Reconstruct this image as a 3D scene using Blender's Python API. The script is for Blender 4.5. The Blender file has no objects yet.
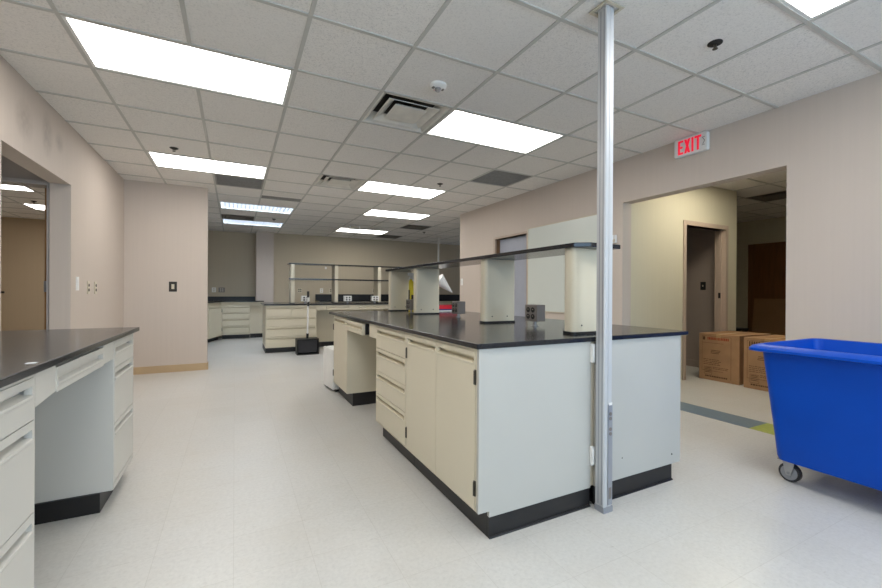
import bpy, math, random
from mathutils import Matrix, Vector
random.seed(4)
S = bpy.context.scene
COL = S.collection
# ------------------------------------------------------------------ camera
F_PX, CX, CY, YAW, PITCH, ROLL = 407.854, 444.905, 293.0855, .4759, -.0021, .0053
CAM_H, CEIL = 1.1466, 2.6463
cd = bpy.data.cameras.new('camera'); cam = bpy.data.objects.new('camera', cd); COL.objects.link(cam); S.camera = cam
cd.sensor_width = 36; cd.lens = F_PX / 882 * 36; cd.clip_start = .05
cd.shift_x = (441 - CX) / 882; cd.shift_y = -(294 - CY) / 882
fl = Vector((math.sin(YAW), math.cos(YAW), 0)); rt = Vector((math.cos(YAW), -math.sin(YAW), 0)); zz = Vector((0, 0, 1))
fw = fl * math.cos(PITCH) + zz * math.sin(PITCH); up0 = zz * math.cos(PITCH) - fl * math.sin(PITCH)
r1 = rt * math.cos(ROLL) + up0 * math.sin(ROLL); u1 = up0 * math.cos(ROLL) - rt * math.sin(ROLL)
m = Matrix(((r1.x, u1.x, -fw.x, 0), (r1.y, u1.y, -fw.y, 0), (r1.z, u1.z, -fw.z, CAM_H), (0, 0, 0, 1)))
cam.matrix_world = m
# ------------------------------------------------------------------ world, light, exposure
w = bpy.data.worlds.new('world'); S.world = w; w.use_nodes = True
w.node_tree.nodes['Background'].inputs[0].default_value = (.55, .72, 1, 1)
w.node_tree.nodes['Background'].inputs[1].default_value = .6
LIGHT_WHITE = 10.5      # ceiling troffers
LIGHT_LOUVRE = 17.0
S.view_settings.view_transform = 'Standard'; S.view_settings.look = 'None'
S.view_settings.exposure = 0.0; S.view_settings.gamma = 1
def area(name, loc, rot, sx, sy, power, col):
    l = bpy.data.lights.new(name, 'AREA'); l.shape = 'RECTANGLE'; l.size = sx; l.size_y = sy; l.energy = power; l.color = col
    o = bpy.data.objects.new(name, l); COL.objects.link(o); o.location = loc; o.rotation_euler = rot
    return o
area('window_daylight', (-.1, -2.75, 1.65), (math.radians(90), 0, 0), 2.3, 1.2, 60, (.5, .75, 1))
area('window_daylight', (2.6, -2.75, 1.65), (math.radians(90), 0, 0), 2.3, 1.2, 80, (.5, .75, 1))

# ------------------------------------------------------------------ materials
def lin(c):
    return tuple(((x / 255) / 12.92 if x / 255 <= .04045 else ((x / 255 + .055) / 1.055) ** 2.4) for x in c) + (1,)
class NT:
    def __init__(s, name):
        s.m = bpy.data.materials.new(name); s.m.use_nodes = True; s.t = s.m.node_tree; s.b = s.t.nodes['Principled BSDF']
    def n(s, typ, **kw):
        x = s.t.nodes.new(typ)
        for k, v in kw.items(): setattr(x, k, v)
        return x
    def l(s, a, b): s.t.links.new(a, b)
    def noise(s, scale, detail=3, coords=None, stretch=None, rough=.5):
        tc = s.n('ShaderNodeNewGeometry').outputs['Position'] if coords is None else coords
        if stretch:
            mp = s.n('ShaderNodeMapping'); mp.inputs['Scale'].default_value = stretch; s.l(tc, mp.inputs[0]); tc = mp.outputs[0]
        nz = s.n('ShaderNodeTexNoise'); nz.inputs['Scale'].default_value = scale; nz.inputs['Detail'].default_value = detail
        nz.inputs['Roughness'].default_value = rough
        s.l(tc, nz.inputs['Vector']); return nz.outputs['Fac']
    def ramp(s, fac, stops):
        r = s.n('ShaderNodeValToRGB'); e = r.color_ramp.elements
        while len(e) < len(stops): e.new(.5)
        for i, (p, c) in enumerate(stops): e[i].position = p; e[i].color = c
        s.l(fac, r.inputs[0]); return r.outputs[0]
    def mix(s, fac, a, b, mode='MIX'):
        x = s.n('ShaderNodeMix', data_type='RGBA', blend_type=mode)
        if isinstance(fac, (int, float)): x.inputs[0].default_value = fac
        else: s.l(fac, x.inputs[0])
        for v, i in ((a, 6), (b, 7)):
            if isinstance(v, tuple): x.inputs[i].default_value = v
            else: s.l(v, x.inputs[i])
        return x.outputs[2]
    def math(s, op, a, b=None, c=None):
        x = s.n('ShaderNodeMath', operation=op)
        for i, v in enumerate((a, b, c)):
            if v is None: continue
            if isinstance(v, (int, float)): x.inputs[i].default_value = v
            else: s.l(v, x.inputs[i])
        return x.outputs[0]
    def base(s, v):
        if isinstance(v, tuple): s.b.inputs['Base Color'].default_value = v
        else: s.l(v, s.b.inputs['Base Color'])
    def bump(s, h, st=.1, d=.002):
        b = s.n('ShaderNodeBump'); b.inputs['Strength'].default_value = st; b.inputs['Distance'].default_value = d
        s.l(h, b.inputs['Height']); s.l(b.outputs[0], s.b.inputs['Normal'])
def scale(c, k): return (c[0] * k, c[1] * k, c[2] * k, 1)
def simple(name, rgb, rough=.5, metal=0, var=.04, nscale=6, bump=0, spec=None):
    t = NT(name); c = lin(rgb)
    f = t.noise(nscale, 4)
    t.base(t.ramp(f, [(.3, scale(c, 1 - var)), (.7, scale(c, 1 + var))]))
    t.b.inputs['Roughness'].default_value = rough; t.b.inputs['Metallic'].default_value = metal
    if spec is not None: t.b.inputs['Specular IOR Level'].default_value = spec
    if bump: t.bump(t.noise(nscale * 20, 2), bump)
    return t.m
def wallmat(name, rgb, stains=()):
    t = NT(name); c = lin(rgb)
    st = t.noise(14, 2, stretch=(3, 3, .05)); fine = t.noise(60, 2, stretch=(3, 3, .15))
    big = t.noise(.9, 4)
    col = t.ramp(st, [(.3, scale(c, .985)), (.7, scale(c, 1.012))])
    col = t.mix(t.math('MULTIPLY', fine, .12), col, scale(c, .85))
    col = t.mix(t.ramp(big, [(.45, (0, 0, 0, 1)), (.75, (.1, .1, .1, 1))]), col, scale(c, .8))
    for (p, r, k) in stains:          # worn patches of their own shape
        g = t.n('ShaderNodeNewGeometry').outputs['Position']
        mp = t.n('ShaderNodeMapping'); mp.vector_type = 'TEXTURE'; mp.inputs['Location'].default_value = p; mp.inputs['Scale'].default_value = r
        t.l(g, mp.inputs[0])
        ln = t.n('ShaderNodeVectorMath', operation='LENGTH'); t.l(mp.outputs[0], ln.inputs[0])
        f = t.math('MULTIPLY', t.ramp(ln.outputs['Value'], [(.3, (1, 1, 1, 1)), (1, (0, 0, 0, 1))]), t.math('MULTIPLY', t.noise(22, 4), k))
        col = t.mix(f, col, lin((120, 108, 98)))
    t.base(col); t.b.inputs['Roughness'].default_value = .62
    t.b.inputs['Specular IOR Level'].default_value = .3
    t.bump(fine, .08, .002)
    return t.m
M = {}
M['wall'] = wallmat('wall_vinyl', (203, 190, 178), [((-1.333, 3.95, 2.35), (.3, .16, .16), .55), ((-1.333, 4.35, 2.38), (.3, .12, .2), .6), ((-1.333, 4.6, 2.4), (.3, .1, .1), .5)])
M['wall_back'] = wallmat('wall_paint_taupe', (194, 181, 157))
M['hall'] = wallmat('wall_paint_cream', (212, 206, 184))
M['tan'] = wallmat('wall_tan_light_cast', (192, 172, 144))  # tan cast of the left room's lights put into the wall colour
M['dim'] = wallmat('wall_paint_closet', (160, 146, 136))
M['grey_paint'] = simple('grey_frame_paint', (176, 168, 162), .45)
def floor_mat():
    t = NT('vinyl_tile_floor'); c = lin((206, 204, 199))
    f1 = t.noise(55, 6, rough=.7); f2 = t.noise(1.4, 5, rough=.6); f3 = t.noise(9, 5, rough=.7)
    col = t.ramp(f1, [(.3, scale(c, .9)), (.5, c), (.7, scale(c, 1.07))])
    col = t.mix(t.ramp(f2, [(.4, (0, 0, 0, 1)), (.8, (.35, .35, .35, 1))]), col, lin((200, 192, 178)))
    col = t.mix(t.ramp(f3, [(.5, (0, 0, 0, 1)), (.9, (.22, .22, .22, 1))]), col, lin((188, 180, 166)))
    br = t.n('ShaderNodeTexBrick'); br.offset = 0; br.inputs['Scale'].default_value = 1; br.inputs['Mortar Size'].default_value = .0012
    br.inputs['Brick Width'].default_value = .3048; br.inputs['Row Height'].default_value = .3048
    br.inputs['Color1'].default_value = (1, 1, 1, 1); br.inputs['Color2'].default_value = (.965, .965, .96, 1); br.inputs['Mortar'].default_value = (.86, .85, .83, 1)
    t.l(t.n('ShaderNodeNewGeometry').outputs['Position'], br.inputs['Vector'])
    col = t.mix(1, col, br.outputs['Color'], 'MULTIPLY')
    vo = t.n('ShaderNodeTexVoronoi'); vo.inputs['Scale'].default_value = 3.1; vo.inputs['Randomness'].default_value = 1
    t.l(t.n('ShaderNodeNewGeometry').outputs['Position'], vo.inputs['Vector'])
    spk = t.ramp(vo.outputs['Distance'], [(.012, (.6, .6, .6, 1)), (.022, (0, 0, 0, 1))])
    
    sc = t.noise(26, 3, stretch=(1, 3, 1)); col = t.mix(t.ramp(sc, [(.66, (0, 0, 0, 1)), (.8, (.35, .35, .35, 1))]), col, lin((150, 140, 124)))
    t.base(col); t.b.inputs['Roughness'].default_value = .3
    t.b.inputs['Specular IOR Level'].default_value = .45
    t.bump(t.noise(4, 3), .05, .004)
    return t.m
M['floor'] = floor_mat()
def ceil_mat():
    t = NT('acoustic_tile'); c = lin((240, 236, 230))
    g = t.n('ShaderNodeNewGeometry').outputs['Position']
    off = t.n('ShaderNodeVectorMath', operation='ADD'); off.inputs[1].default_value = (.2488, .1309, 0); t.l(g, off.inputs[0])
    sn = t.n('ShaderNodeVectorMath', operation='DIVIDE'); sn.inputs[1].default_value = (.6096, .6096, 9); t.l(off.outputs[0], sn.inputs[0])
    fo = t.n('ShaderNodeVectorMath', operation='FLOOR'); t.l(sn.outputs[0], fo.inputs[0])
    wn = t.n('ShaderNodeTexWhiteNoise'); t.l(fo.outputs[0], wn.inputs[0])
    sp = t.noise(95, 4, rough=.75); sp2 = t.noise(55, 4)
    col = t.ramp(sp, [(.36, scale(c, .72)), (.46, scale(c, .96)), (.6, c)])
    col = t.mix(t.ramp(sp2, [(.35, (.2, .2, .2, 1)), (.6, (0, 0, 0, 1))]), col, scale(c, .8))
    col = t.mix(t.math('MULTIPLY', wn.outputs['Value'], .5), col, scale(c, .9))
    t.base(col); t.b.inputs['Roughness'].default_value = .95; t.b.inputs['Specular IOR Level'].default_value = .1
    t.bump(sp, .25, .003)
    return t.m
M['ceiling'] = ceil_mat()
M['tbar'] = simple('ceiling_grid_paint', (192, 190, 183), .5)
M['cab'] = simple('cream_steel', (216, 207, 184), .42, 0, .015, 3)
M['cab_end'] = simple('cream_steel_daylit', (184, 182, 175), .42, 0, .02, 3)  # same cream paint as the cabinets, cool daylight put into its colour
M['cab_left'] = simple('white_steel', (208, 205, 197), .42, 0, .012, 3)
M['black_top'] = None
def top_mat():
    t = NT('black_epoxy_top'); c = (.009, .0105, .014, 1)
    f = t.noise(300, 2, rough=.7); f2 = t.noise(5, 5, rough=.65)
    t.base(t.ramp(f, [(.45, c), (.75, (.03, .032, .037, 1))]))
    t.b.inputs['Roughness'].default_value = .17
    t.b.inputs['Specular IOR Level'].default_value = .42
    t.bump(f2, .02, .001)
    return t.m
M['black_top'] = top_mat()
M['kick'] = simple('black_rubber', (27, 26, 27), .42, 0, .2, 5)
M['black'] = simple('black_plastic', (22, 22, 23), .4)
M['dark'] = simple('dark_void_metal', (40, 37, 33), .7)
M['steel'] = simple('brushed_steel', (168, 168, 170), .32, .9, .05, 8)
M['hinge'] = simple('hinge_steel', (96, 92, 84), .35, .9)
M['alu'] = simple('satin_aluminium', (196, 197, 198), .5, .25, .02, 4)
M['alu_dark'] = simple('grey_aluminium', (158, 161, 168), .4, .5, .03, 6)
M['white_metal'] = simple('white_painted_metal', (226, 226, 222), .4)
M['white'] = simple('white_plastic', (235, 234, 230), .35)
M['ivory'] = simple('ivory_plastic', (204, 194, 172), .4)
M['grey_box'] = simple('grey_cast_metal', (132, 126, 122), .45, .35)
M['vent'] = simple('vent_paint', (222, 218, 208), .5, 0, .08, 9)
M['grille'] = simple('return_grille_grey', (150, 148, 144), .7, 0, .1, 30)
M['grille_dark'] = simple('dark_diffuser_paint', (112, 106, 98), .7, 0, .1, 30)
M['baseboard'] = simple('tan_baseboard', (190, 164, 128), .5)
M['blue'] = None
def blue_mat():
    t = NT('blue_polyethylene'); c = lin((0, 72, 180))
    f = t.noise(3, 4)
    t.base(t.ramp(f, [(.3, scale(c, .93)), (.7, scale(c, 1.06))])); t.b.inputs['Roughness'].default_value = .42; t.b.inputs['Specular IOR Level'].default_value = .2
    t.bump(t.noise(90, 2), .06, .001); return t.m
M['blue'] = blue_mat()
M['rubber'] = simple('dark_rubber', (38, 38, 42), .6)
M['wheel_grey'] = simple('grey_wheel', (140, 142, 146), .5)
M['blue_tile'] = simple('blue_grey_vinyl', (112, 130, 142), .35, 0, .09, 40)
M['green_tile'] = simple('lime_vinyl', (168, 178, 92), .35, 0, .08, 40)
M['wood'] = None
def wood(name, rgb, sc=(1, 1, .08)):
    t = NT(name); c = lin(rgb); f = t.noise(26, 6, stretch=sc, rough=.6); g = t.noise(90, 3, stretch=sc)
    col = t.ramp(f, [(.3, scale(c, .72)), (.55, c), (.75, scale(c, 1.2))]); t.base(t.mix(t.math('MULTIPLY', g, .25), col, scale(c, .6)))
    t.b.inputs['Roughness'].default_value = .45; return t.m
M['wood'] = wood('brown_door_wood', (128, 80, 42)); M['wood_tan'] = wood('tan_door_wood', (166, 120, 72))
def card_mat():
    t = NT('corrugated_cardboard'); c = lin((172, 134, 98)); f = t.noise(7, 5); g = t.noise(120, 2, stretch=(1, 1, .1))
    col = t.ramp(f, [(.3, scale(c, .88)), (.7, scale(c, 1.08))]); t.base(t.mix(t.math('MULTIPLY', g, .2), col, scale(c, .75)))
    t.b.inputs['Roughness'].default_value = .85; return t.m
M['card'] = card_mat()
M['print'] = simple('dark_brown_ink', (94, 66, 42), .8); M['print_red'] = simple('red_ink', (156, 72, 44), .8)
M['tape'] = simple('packing_tape', (186, 150, 104), .3)
M['card_panel'] = simple('cardboard_sheet', (150, 112, 74), .85)
M['red'] = simple('red_plastic', (214, 26, 44), .4); M['red_dark'] = simple('dark_red_cover', (120, 30, 34), .5)
M['navy'] = simple('navy_cover', (40, 40, 110), .5); M['paper'] = simple('white_paper', (232, 232, 230), .7)
M['yellow'] = simple('yellow_plastic', (206, 190, 20), .4)
M['white_board'] = simple('whiteboard_enamel', (214, 218, 210), .22, 0, .015, 2)
M['door_grey'] = simple('blue_grey_door', (166, 170, 182), .45)
M['brown_frame'] = simple('brown_frame', (120, 90, 62), .5)
M['taupe_frame'] = simple('taupe_frame', (188, 170, 154), .45)
def emit(name, col, st, lines=0):
    m_ = bpy.data.materials.new(name); m_.use_nodes = True; t = m_.node_tree; b = t.nodes['Principled BSDF']
    b.inputs['Base Color'].default_value = (.8, .8, .8, 1); b.inputs['Emission Color'].default_value = col; b.inputs['Emission Strength'].default_value = st
    nz = t.nodes.new('ShaderNodeTexNoise'); nz.inputs['Scale'].default_value = 2
    rp = t.nodes.new('ShaderNodeValToRGB'); rp.color_ramp.elements[0].color = (.93 * col[0], .93 * col[1], .93 * col[2], 1); rp.color_ramp.elements[1].color = col
    t.links.new(nz.outputs[0], rp.inputs[0]); t.links.new(rp.outputs[0], b.inputs['Emission Color'])
    return m_
M['lens'] = emit('lit_lens', (1, .975, .94, 1), LIGHT_WHITE)
M['lens_warm'] = emit('lit_lens_warm', (1, .92, .74, 1), LIGHT_WHITE * 1.15)
M['lens_blue'] = emit('lit_louvre', (.72, .84, 1, 1), LIGHT_LOUVRE)
M['exit_red'] = emit('lit_exit_letters', (1, .01, .05, 1), .6); M['exit_red'].node_tree.nodes['Principled BSDF'].inputs['Base Color'].default_value = (.7, .0, .02, 1)
def glass_mat():
    m_ = bpy.data.materials.new('window_glass'); m_.use_nodes = True; t = m_.node_tree
    for n_ in list(t.nodes):
        if n_.type != 'OUTPUT_MATERIAL': t.nodes.remove(n_)
    tr = t.nodes.new('ShaderNodeBsdfTransparent'); gl = t.nodes.new('ShaderNodeBsdfGlossy'); gl.inputs['Roughness'].default_value = .02
    mx = t.nodes.new('ShaderNodeMixShader'); mx.inputs[0].default_value = .07
    t.links.new(tr.outputs[0], mx.inputs[1]); t.links.new(gl.outputs[0], mx.inputs[2])
    t.links.new(mx.outputs[0], [n_ for n_ in t.nodes if n_.type == 'OUTPUT_MATERIAL'][0].inputs[0]); return m_
M['glass'] = glass_mat()

# ------------------------------------------------------------------ mesh helpers
class MB:
    def __init__(s): s.v = []; s.f = []; s.sm = set()
    def add(s, vs, fs, smooth=False):
        o = len(s.v); s.v += [tuple(x) for x in vs]
        for f in fs:
            if smooth: s.sm.add(len(s.f))
            s.f.append(tuple(o + i for i in f))
        return s
    def box(s, x0, x1, y0, y1, z0, z1):
        x0, x1 = min(x0, x1), max(x0, x1); y0, y1 = min(y0, y1), max(y0, y1); z0, z1 = min(z0, z1), max(z0, z1)
        return s.add([(x0, y0, z0), (x1, y0, z0), (x1, y1, z0), (x0, y1, z0), (x0, y0, z1), (x1, y0, z1), (x1, y1, z1), (x0, y1, z1)],
                     [(0, 3, 2, 1), (4, 5, 6, 7), (0, 1, 5, 4), (1, 2, 6, 5), (2, 3, 7, 6), (3, 0, 4, 7)])
    def prism(s, poly, a0, a1, ax='x'):
        # poly in the two other axes, in order: x -> (y,z), y -> (x,z), z -> (x,y)
        n = len(poly)
        mk = {'x': lambda p, a: (a, p[0], p[1]), 'y': lambda p, a: (p[0], a, p[1]), 'z': lambda p, a: (p[0], p[1], a)}[ax]
        vs = [mk(p, a0) for p in poly] + [mk(p, a1) for p in poly]
        fs = [tuple(range(n))[::-1], tuple(range(n, 2 * n))] + [(i, (i + 1) % n, n + (i + 1) % n, n + i) for i in range(n)]
        return s.add(vs, fs)
    def cyl(s, p0, p1, r0, r1=None, n=20, smooth=True, cap=True):
        r1 = r0 if r1 is None else r1; p0, p1 = Vector(p0), Vector(p1); d = (p1 - p0).normalized()
        a = d.orthogonal().normalized(); b = d.cross(a)
        vs = []
        for p, r in ((p0, r0), (p1, r1)):
            for i in range(n):
                t = 2 * math.pi * i / n; vs.append(p + a * (r * math.cos(t)) + b * (r * math.sin(t)))
        o = [(i, (i + 1) % n, n + (i + 1) % n, n + i) for i in range(n)]
        s.add(vs, o, smooth)
        if cap: s.add(vs, [tuple(range(n))[::-1], tuple(range(n, 2 * n))])
        return s
    def tube(s, pts, r, n=10):
        pts = [Vector(p) for p in pts]; rings = []
        for i, p in enumerate(pts):
            d = (pts[min(i + 1, len(pts) - 1)] - pts[max(i - 1, 0)]).normalized()
            a = d.cross(Vector((0.13, .97, .21))).normalized(); b = d.cross(a)
            rings.append([p + a * (r * math.cos(2 * math.pi * k / n)) + b * (r * math.sin(2 * math.pi * k / n)) for k in range(n)])
        return s.loft(rings, True)
    def loft(s, rings, caps=True, smooth=True):
        n = len(rings[0]); vs = [p for r in rings for p in r]; fs = []
        for j in range(len(rings) - 1):
            for i in range(n): fs.append((j * n + i, j * n + (i + 1) % n, (j + 1) * n + (i + 1) % n, (j + 1) * n + i))
        s.add(vs, fs, smooth)
        if caps: s.add(vs, [tuple(range(n))[::-1], tuple(range((len(rings) - 1) * n, len(rings) * n))])
        return s
    def lathe(s, prof, c, n=24, smooth=True):
        rings = [[(c[0] + r * math.cos(2 * math.pi * k / n), c[1] + r * math.sin(2 * math.pi * k / n), c[2] + z) for k in range(n)] for r, z in prof]
        return s.loft(rings, True, smooth)
    def build(s, name, mat, parent=None, bevel=0, seg=2):
        me = bpy.data.meshes.new(name); me.from_pydata(s.v, [], s.f); me.update()
        import bmesh
        bm = bmesh.new(); bm.from_mesh(me); bmesh.ops.remove_doubles(bm, verts=bm.verts, dist=1e-6)
        bmesh.ops.recalc_face_normals(bm, faces=bm.faces); bm.to_mesh(me); bm.free()
        if s.sm:
            for p in me.polygons: p.use_smooth = True
            try: me.set_sharp_from_angle(angle=math.radians(35))
            except Exception: pass
        me.materials.append(M[mat] if isinstance(mat, str) else mat)
        o = bpy.data.objects.new(name, me); COL.objects.link(o)
        if parent: o.parent = parent
        if bevel:
            b = o.modifiers.new('bevel', 'BEVEL'); b.width = bevel; b.segments = seg; b.limit_method = 'ANGLE'; b.angle_limit = math.radians(40)
        return o
def tag(o, label, cat, group=None):
    o['label'] = label; o['category'] = cat
    if group: o['group'] = group
    return o
def thing(name, label, cat, loc=(0, 0, 0), rz=0, group=None):
    o = bpy.data.objects.new(name, None); COL.objects.link(o); o.location = loc; o.rotation_euler = (0, 0, rz); o.empty_display_size = .1
    return tag(o, label, cat, group)
def struct(name, mb, mat, parent=None, bevel=0):
    o = mb.build(name, mat, parent, bevel)
    if parent is None: o['kind'] = 'structure'
    return o
def copy_tree(o, parent=None):
    c = o.copy(); COL.objects.link(c)
    if parent: c.parent = parent
    for ch in list(o.children): copy_tree(ch, c)
    return c
def again(src, label, loc, rz=None):
    c = copy_tree(src); c.location = loc
    if rz is not None: c.rotation_euler = (0, 0, rz)
    c['label'] = label; return c
PI = math.pi
# ------------------------------------------------------------------ setting
XL, XR, YB, YF = -1.333, 3.87, 11.35, -2.6     # left wall, right wall, far wall, wall behind the camera
TL, TR = .147, .14
TOP = CEIL + .08
struct('floor', MB().box(-6.2, 10, YF - .15, 12.2, -.1, 0), 'floor')
a = struct('trim_1', MB().box(XR + .03, XR + .335, 1.90, 3.16, -.001, .0015), 'blue_tile')
struct('trim_2', MB().box(XR + .03, XR + .335, 1.63, 1.90, -.001, .0015), 'green_tile')
# left wall with its wide opening
wl = MB().box(XL - TL, XL, YF, 3.63, 0, TOP).box(XL - TL, XL, 4.88, 11.9, 0, TOP).box(XL - TL, XL, 3.63, 4.88, 2.108, TOP)
struct('wall_left', wl, 'wall')
struct('wall_partition', MB().box(XL, -.355, 6.88, 7.0, 0, TOP), 'wall')
struct('wall_back', MB().box(.47, 9.9, YB, YB + .15, 0, TOP), 'wall_back')
struct('wall_alcove', MB().box(-1.6, .5, 11.65, 11.8, 0, TOP), 'wall_back')
struct('wall_pillar', MB().box(.475, .875, 11.17, 11.7, 0, TOP), 'wall')
wr = MB().box(XR, XR + TR, YF, 1.63, 0, TOP).box(XR, XR + TR, 3.16, 4.84, 0, TOP).box(XR, XR + TR, 1.63, 3.16, 2.163, TOP)
wr.box(XR, XR + TR, 5.68, 6.88, 0, TOP).box(XR, XR + TR, 4.84, 5.68, 2.03, TOP)
struct('wall_right', wr, 'wall')
struct('wall_right_return', MB().box(XR + TR, 9.9, 6.74, 6.88, 0, TOP), 'wall')
wins = [(-1.2, 1.0), (1.5, 3.7)]
wf = MB().box(-6.2, -1.2, YF - .15, YF, 0, TOP).box(3.7, 10, YF - .15, YF, 0, TOP).box(1.0, 1.5, YF - .15, YF, 0, TOP).box(-1.2, 1.0, YF - .15, YF, 0, 1.0).box(1.5, 3.7, YF - .15, YF, 0, 1.0)
wf.box(-1.2, 1.0, YF - .15, YF, 2.3, TOP).box(1.5, 3.7, YF - .15, YF, 2.3, TOP)
struct('wall_front', wf, 'wall')
for i, (a_, b_) in enumerate(wins):
    fm = MB().box(a_, b_, YF - .1, YF - .04, 1.0, 1.05).box(a_, b_, YF - .1, YF - .04, 2.25, 2.3).box(a_, a_ + .05, YF - .1, YF - .04, 1.05, 2.25).box(b_ - .05, b_, YF - .1, YF - .04, 1.05, 2.25)
    fm.box((a_ + b_) / 2 - .025, (a_ + b_) / 2 + .025, YF - .1, YF - .04, 1.05, 2.25)
    wo = struct('window_%d' % (i + 1), fm, 'alu')
    MB().box(a_ + .05, (a_ + b_) / 2 - .025, YF - .073, YF - .067, 1.05, 2.25).box((a_ + b_) / 2 + .025, b_ - .05, YF - .073, YF - .067, 1.05, 2.25).build('pane', 'glass', wo)
# hall beyond the right opening
hw = MB().box(XR + TR, 5.33, 3.36, 3.48, 0, TOP).box(6.25, 6.54, 3.36, 3.48, 0, TOP).box(5.33, 6.25, 3.36, 3.48, 2.06, TOP)
struct('wall_hall', hw, 'hall')
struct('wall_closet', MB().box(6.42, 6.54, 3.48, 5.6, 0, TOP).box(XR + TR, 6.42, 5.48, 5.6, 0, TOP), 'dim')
struct('wall_hall_end', MB().box(9.45, 9.6, YF, 6.74, 0, TOP), 'hall')
struct('wall_corridor', MB().box(6.54, 9.45, 5.48, 5.6, 0, TOP), 'hall')
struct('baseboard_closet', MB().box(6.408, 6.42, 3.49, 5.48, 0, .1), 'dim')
fr = MB().box(5.275, 5.335, 3.345, 3.50, 0, 2.12).box(6.245, 6.305, 3.345, 3.50, 0, 2.12).box(5.335, 6.245, 3.345, 3.50, 2.06, 2.12).box(5.335, 5.355, 3.40, 3.44, 0, 2.06).box(6.225, 6.245, 3.40, 3.44, 0, 2.06)
d1 = struct('door_1', fr, 'taupe_frame', None, .003)
MB().box(6.219, 6.226, 3.405, 3.435, 1.08, 1.16).build('strike_plate', 'black', d1)
# far brown door at the hall's end
d2 = struct('door_2', MB().box(9.4, 9.46, 4.62, 4.69, 0, 2.22).box(9.4, 9.46, 3.42, 3.49, 0, 2.22).box(9.4, 9.46, 3.49, 4.62, 2.16, 2.22), 'hall')
MB().box(9.42, 9.45, 3.49, 4.62, .01, 2.16).build('door_leaf', 'wood', d2)
# door in the right wall, part hidden by the shelf
d3 = struct('door_3', MB().box(XR - .012, XR + .15, 4.80, 4.845, 0, 2.06).box(XR - .012, XR + .15, 5.675, 5.72, 0, 2.06).box(XR - .012, XR + .15, 4.845, 5.675, 2.03, 2.06), 'taupe_frame', None, .003)
MB().box(XR + .08, XR + .125, 4.85, 5.67, .01, 2.025).build('door_leaf', 'door_grey', d3)
MB().box(XR + .02, XR + .079, 5.655, 5.672, .01, 2.025).build('door_stop', 'brown_frame', d3)
# room seen through the left opening
struct('wall_vestibule', MB().box(XL - TL - .009, XL - TL, 4.93, 5.05, 0, TOP).box(-3.0, XL - TL - .009, 4.93, 5.05, 2.125, TOP).box(-6.0, -3.0, 4.93, 5.05, 0, TOP), 'grey_paint')
d4 = struct('door_4', MB().box(-1.506, -1.489, 4.90, 5.07, 0, 2.125).box(-3.0, -1.506, 4.90, 5.07, 2.09, 2.125).box(-3.0, -2.965, 4.90, 5.07, 0, 2.09), 'grey_paint', None, .003)
MB().box(-1.548, -1.508, 5.0, 5.92, .01, 2.08).build('door_leaf', 'wood_tan', d4)
MB().box(-1.55, -1.507, 4.985, 5.0, 1.13, 1.23).build('hinge', 'steel', d4)
struct('wall_far_left', MB().box(-6.2, XL - TL, 11.6, 11.75, 0, TOP), 'tan')
struct('wall_left_outer', MB().box(-6.2, -6.05, YF, 11.8, 0, TOP), 'tan')
# baseboards
struct('baseboard_partition', MB().box(XL, -.35, 6.868, 6.88, 0, .1).box(-.355, -.343, 6.868, 7.0, 0, .1), 'baseboard')
struct('baseboard_left', MB().box(XL, XL + .012, 4.88, 6.868, 0, .1).box(XL, XL + .012, 3.3, 3.63, 0, .1), 'baseboard')
struct('baseboard_right', MB().box(XR - .012, XR, .0, 1.63, 0, .1).box(XR - .012, XR, 3.16, 4.80, 0, .1).box(XR - .012, XR, 5.72, 6.88, 0, .1), 'baseboard')
# ------------------------------------------------------------------ ceiling
GX, GY, P = -.2488, -.1309, .6096
def gx(i): return GX + P * i
def gy(j): return GY + P * j
cover = {}
def reserve(i0, i1, j0, j1, tag_): 
    for i in range(i0, i1):
        for j in range(j0, j1): cover[(i, j)] = tag_
LIGHTS = [  # i0, i1, j0, material, label
 (-1, 1, 5, 'lens', 'lit rectangular ceiling troffer, nearest and largest, above the left counter'),
 (3, 5, 5, 'lens', 'lit ceiling troffer beside the nearest stepped air diffuser and round strobe detector'),
 (-1, 1, 9, 'lens', 'lit ceiling troffer above the left partition wall, grey grille just behind it'),
 (3, 5, 9, 'lens', 'lit ceiling troffer right of the middle stepped air diffuser'),
 (4, 6, 12, 'lens', 'lit ceiling troffer second from the far wall in the right hand row'),
 (4, 6, 16, 'lens', 'lit ceiling troffer closest to the far wall above the shelving'),
 (3, 5, 1, 'lens', 'lit ceiling troffer cut by the top edge of the photo at right'),
 (-1, 1, 1, 'lens', 'lit ceiling troffer overhead behind the view'),
 (-1, 1, -3, 'lens', 'lit ceiling troffer by the left window'),
 (3, 5, -3, 'lens', 'lit ceiling troffer by the right window'),
 (0, 2, 13, 'lens_blue', 'bluish louvred ceiling light, the nearer of the two louvred lights'),
 (0, 2, 16, 'lens_blue', 'bluish louvred ceiling light, farther one in front of a dark vent'),
 (-6, -4, 13, 'lens', 'lit ceiling troffer in the left room, the larger one seen through the opening'),
 (-5, -3, 16, 'lens', 'lit ceiling troffer in the left room, the smaller farther one'),
 (-5, -3, 3, 'lens', 'added unseen troffer brightening the vestibule behind the left wall'),  # unseen fill light, added to lift the dark vestibule
 (8, 10, 4, 'lens_warm', 'warm lit ceiling troffer in the hall hidden above the opening'),
]
for L in LIGHTS: reserve(L[0], L[1], L[2], L[2] + 1, L[4])
VENTS = [(2, 5, 'stepped white ceiling air diffuser, nearest one, beside a lit troffer'), (2, 9, 'stepped white ceiling air diffuser, middle one, left of a lit troffer'),
         (6, 14, 'dark slotted ceiling air diffuser near the far right of the room'), (6, 17, 'dark slotted ceiling air diffuser closest to the far wall'),
         (0, 15, 'dark ceiling air diffuser between the two louvred lights'), (12, 5, 'dark ceiling air diffuser in the hall beyond the opening')]
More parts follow.
